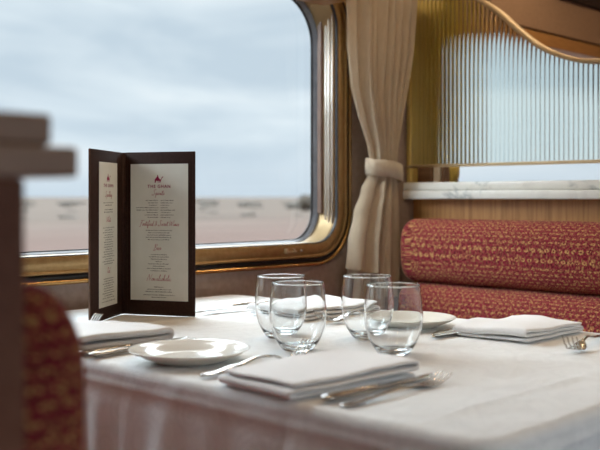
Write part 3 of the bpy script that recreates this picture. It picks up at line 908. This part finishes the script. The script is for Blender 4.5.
obj('glass_pane', local(bm, DL), M['reeded_glass'], div, smooth=True)
# wavy top rail
path = TP
hw = .018
rings = []
for i, (y, z) in enumerate(path):
    a = path[max(i - 1, 0)]; b = path[min(i + 1, len(path) - 1)]
    ty, tz = b[0] - a[0], b[1] - a[1]; l_ = math.hypot(ty, tz); ny, nz = -tz / l_, ty / l_
    sec = [(-hw, -.003), (-hw, .006), (-hw + .003, .009), (hw - .003, .009), (hw, .006), (hw, -.003), (hw - .004, -.004), (-hw + .004, -.004)]
    rings.append([(GX + sx, y + ny * sn, z + nz * sn) for sx, sn in sec])
bm = BM(); loft(bm, rings, cap=True); obj('top_rail', local(bm, DL), M['pale_brass'], div)
bm = BM(); box(bm, GX - hw, GX + hw, GY0, GY1, 1.0988, 1.1075, .002); obj('bottom_rail', local(bm, DL), M['pale_brass'], div)
bm = BM(); box(bm, GX - hw, GX + hw, GY0 - .012, GY0 + .0, 1.0988, 1.38, .003); obj('end_rail', local(bm, DL), M['pale_brass'], div)

# near divider end: leather panel with a stepped cap
nd = empty('seat_divider', (.2, 1.2, 0), label='blurred dark brown seat end post with stepped taupe cap at the left edge', cat='divider')
NL = nd.location
obj('panel', local(box(BM(), .10, .255, .601, 1.80, 0, 1.018, .004), NL), M['post_leather'], nd, False)
obj('end_post', local(box(BM(), .10, .330, .575, .600, 0, 1.018, .004), NL), M['post_leather'], nd, False)
obj('lower_cap', local(box(BM(), .06, .371, .575, 1.80, 1.0185, 1.040, .003), NL), M['cap_taupe'], nd, False)
obj('upper_cap', local(box(BM(), .08, .351, .577, 1.80, 1.0405, 1.062, .003), NL), M['cap_taupe'], nd, False)

# ------------------------------------------------------------------ curtains
a44 = A; dcam = Vector((math.cos(a44), math.sin(a44))); rcam = Vector((math.sin(a44), -math.cos(a44)))
def curtain(name_label, mirror=None):
    root = empty('curtain', (2.25, 1.86, 0), label=name_label, cat='curtain')
    RL = root.location.copy()
    # (z, x left, x right)
    up = [(1.10, 2.216, 2.330), (1.16, 2.206, 2.335), (1.25, 2.168, 2.350), (1.33, 2.140, 2.368), (1.45, 2.126, 2.392), (1.69, 2.122, 2.412)]
    def yline(x): return 1.868 - (x - 2.08) * .12
    def sheet(zs, fL, fR, amp, npl, phase, zb=None, nu=150, xf=.5, yoff=0):
        bm = BM(); V = []
        for z in zs:
            row = []
            for i in range(nu + 1):
                s = i / nu
                xl, xr = fL(z), fR(z)
                ss = s + .018 * math.sin(2 * PI * s * 3 + 1)
                x = lerp(xl + .004, xr - .012, s)
                ph = 2 * PI * npl * ss + phase
                w = math.sin(ph) + .4 * math.sin(2 * ph + .7)
                a = amp(z, s)
                y = yline(x) + yoff + a * w + a * .3 * math.sin(2.3 * ph + 1 + z * 2)
                x += xf * a * math.cos(ph)
                zz = z if zb is None else zb(s, z)
                row.append(bm.verts.new((x, y, zz)))
            V.append(row)
        for i in range(len(V) - 1):
            for j in range(nu): bm.faces.new((V[i][j], V[i][j + 1], V[i + 1][j + 1], V[i + 1][j]))
        return bm
    fL = lambda z: interp([(a, b) for a, b, c_ in up], z); fR = lambda z: interp([(a, c_) for a, b, c_ in up], z)
    zs = [lerp(1.045, 1.69, k / 60) for k in range(61)]
    zs_up = [lerp(1.085, 1.69, k / 60) for k in range(61)]
    amp_up = lambda z, s: interp([(1.08, .011), (1.25, .017), (1.69, .021)], z) * (.35 if s < .12 else 1)
    bm = sheet(zs_up, fL, fR, amp_up, 7.5, .8, xf=.3)
    o = obj('upper_drape', local(bm, RL), M['curtain'], root)
    lo = [(.66, 2.118, 2.345), (.80, 2.128, 2.345), (.90, 2.150, 2.345), (1.0, 2.182, 2.34), (1.05, 2.205, 2.335), (1.10, 2.222, 2.330), (1.17, 2.216, 2.330)]
    gL = lambda z: sinterp([(a, b) for a, b, c_ in lo], z); gR = lambda z: sinterp([(a, c_) for a, b, c_ in lo], z)
    def zb(s, z):
        bot = .795 - .05 * s if s < .40 else .70
        return lerp(bot, 1.13, (z - .70) / (1.13 - .70))
    zs2 = [lerp(.70, 1.13, k / 50) for k in range(51)]
    amp_lo = lambda z, s: interp([(.7, .027), (1.0, .020), (1.13, .009)], z) * (.7 if s < .38 else 1)
    bm = sheet(zs2, gL, gR, amp_lo, 4.4, .1, zb)
    # drop the long thin faces where the short flap meets the long one
    bad = [f for f in bm.faces if max(v.co.z for v in f.verts) - min(v.co.z for v in f.verts) > .03]
    bmesh.ops.delete(bm, geom=bad, context='FACES')
    o = obj('lower_drape', local(bm, RL), M['curtain'], root)
    # hem of the short flap
    bm = BM(); box(bm, 0, 1, 0, 1, 0, 1); bm.free()
    # lining behind, reaching lower
    bm = sheet(zs2, lambda z: gL(z) + .02, lambda z: gR(z) - .03, amp_lo, 4.2, 2.0, lambda s, z: lerp(.66, 1.13, (z - .70) / .43), yoff=.012)
    o = obj('lining', local(bm, RL), M['curtain'], root); md = o.modifiers.new('t', 'SOLIDIFY'); md.thickness = .001
    # tie band wraps the gathered cloth
    bm = BM(); rings = []
    cx, cy = 2.276, 1.845; rx, ry = .066, .034
    prof = [(-.029, 0), (-.028, .003), (0, .0055), (.021, .003), (.022, 0), (.021, -.002), (0, -.001), (-.028, -.002)]
    nn = 48
    for k in range(nn):
        a = 2 * PI * k / nn
        tilt = -.010 * math.cos(a)
        rings.append([(cx + (rx + q) * math.cos(a), cy + (ry + q) * math.sin(a) - .12 * rx * math.cos(a), 1.091 + dz_ + tilt + .002 * math.sin(3 * a)) for dz_, q in prof])
    loft(bm, rings, loop=True); obj('tie_band', local(bm, RL), M['curtain_band'], root)
    return root
cur = curtain('beige linen curtain tied back between the window and the divider')
c2 = copy_tree(cur); c2.location = (2.630, 1.86, 0); c2.scale = (-.6, 1, 1)
for ch in [k for k in bpy.data.objects if k.parent == c2]:
    ch.data = ch.data.copy(); ch.data.materials[0] = M['curtain_gold']
tag(c2, 'second beige curtain glimpsed through the reeded glass, beyond the divider', 'curtain')

# ------------------------------------------------------------------ outside
bm = BM(); nx_, ny_ = 60, 60
V = []
for i in range(nx_ + 1):
    row = []
    for j in range(ny_ + 1):
        x = -1500 + 5500 * i / nx_; y = -1200 + 5200 * j / ny_
        d_ = math.hypot(x, y)
        h = -1.2 + (0 if d_ < 200 else min(1.0, (d_ - 200) / 900) * (1.0 + 1.5 * noise.noise(Vector((x * .0015, y * .0015, 4)))))
        row.append(bm.verts.new((x, y, h)))
    V.append(row)
for i in range(nx_):
    for j in range(ny_): bm.faces.new((V[i][j], V[i + 1][j], V[i + 1][j + 1], V[i][j + 1]))
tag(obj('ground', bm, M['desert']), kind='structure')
def scrub(seed, sz):
    rnd = random.Random(seed); bm = BM()
    for k in range(9):
        mtx = Matrix.Translation((rnd.uniform(-.6, .6) * sz, rnd.uniform(-.5, .5) * sz, rnd.uniform(.2, .62) * sz)) @ Matrix.Scale(rnd.uniform(.28, .5) * sz, 4)
        r_ = bmesh.ops.create_icosphere(bm, subdivisions=2, radius=1, matrix=mtx)
        for v in r_['verts']: v.co += Vector([rnd.uniform(-.06, .06) * sz for _ in range(3)])
    return obj('scrub_bush', bm, M['foliage_scrub'], smooth=False)
protos = [scrub(s_, 1.0) for s_ in (1, 2, 3)]
rnd = random.Random(11); GB = 'scrub bushes on the plain'
for i in range(46):
    o = protos[i] if i < 3 else protos[i % 3].copy()
    if i >= 3: C.objects.link(o)
    D = 95 + 5.5 * ((i * 17) % 46); px = 15 + (i * 137.5) % 320
    p = dcam * D + rcam * ((px - 300) / 950 * D)
    s_ = rnd.uniform(.45, 1.1) * D / 130
    o.location = (p.x, p.y, -1.25); o.scale = (s_ * 1.7, s_ * 1.7, s_ * .5); o.rotation_euler.z = rnd.uniform(0, 6)
    tag(o, 'small grey green scrub bush on the pale desert plain outside', 'bush', GB)
# one low tree near the right end of the view
o = protos[0].copy(); C.objects.link(o); D = 150
p = dcam * D + rcam * (8 / 950 * D); o.location = (p.x, p.y, -1.0); o.scale = (2.2, 2.2, 2.6); o.name = 'desert_tree'
del o['group']; tag(o, 'darker lone tree on the horizon by the right side of the window', 'tree')

# ------------------------------------------------------------------ lights
def area(name, loc, rot, sx, sy, power, col, portal=False):
    l = bpy.data.lights.new(name, 'AREA'); l.shape = 'RECTANGLE'; l.size = sx; l.size_y = sy; l.energy = power; l.color = col
    if portal: l.cycles.is_portal = True
    o = bpy.data.objects.new(name, l); C.objects.link(o); o.location = loc; o.rotation_euler = rot; return o
for k in (-1, 0, 1, 2):
    area('window_portal', (1.35 + k * PITCH, 2.02, 1.245), (-PI / 2, 0, 0), 1.56, .76, 1, (1, 1, 1), True)
    area('window_portal', (1.35 + k * PITCH, -1.10, 1.245), (PI / 2, 0, 0), 1.56, .76, 1, (1, 1, 1), True)
# unseen ceiling lamps added as warm fill over the aisle and the tables
first = None
for i, (x, y) in enumerate([(-.85, .3), (1.35, .3), (3.55, .3), (5.0, .3), (1.35, 1.35), (3.55, 1.35), (1.95, 1.45), (2.90, 1.45)]):
    root = empty('ceiling_light', (x, y, 2.2), label=None, cat='lamp', group='ceiling lights')
    root['label'] = 'round warm recessed ceiling light set in the carriage ceiling'
    bm = BM(); lathe(bm, [(.045, -.001), (.046, -.008), (.060, -.008), (.064, -.001)], 32); obj('rim', bm, M['gold_bead'], root)
    bm = BM(); bmesh.ops.create_circle(bm, cap_ends=True, segments=32, radius=.045, matrix=Matrix.Translation((0, 0, -.002)))
    if 'lamp_glow' not in M:
        mm = mat('lamp_glow', (1, .85, .65)); b = mm.node_tree.nodes['Principled BSDF']
        b.inputs['Emission Color'].default_value = (1, .74, .45, 1); b.inputs['Emission Strength'].default_value = 12; M['lamp_glow'] = mm
    obj('diffuser', bm, M['lamp_glow'], root, False)
    l = bpy.data.lights.new('ceiling_lamp', 'SPOT'); l.energy = 7 if i != 7 else 18; l.color = (1, .72, .44); l.spot_size = 2.4; l.spot_blend = .8; l.shadow_soft_size = .045
    lo_ = bpy.data.objects.new('ceiling_lamp', l); C.objects.link(lo_); lo_.location = (x, y, 2.185)
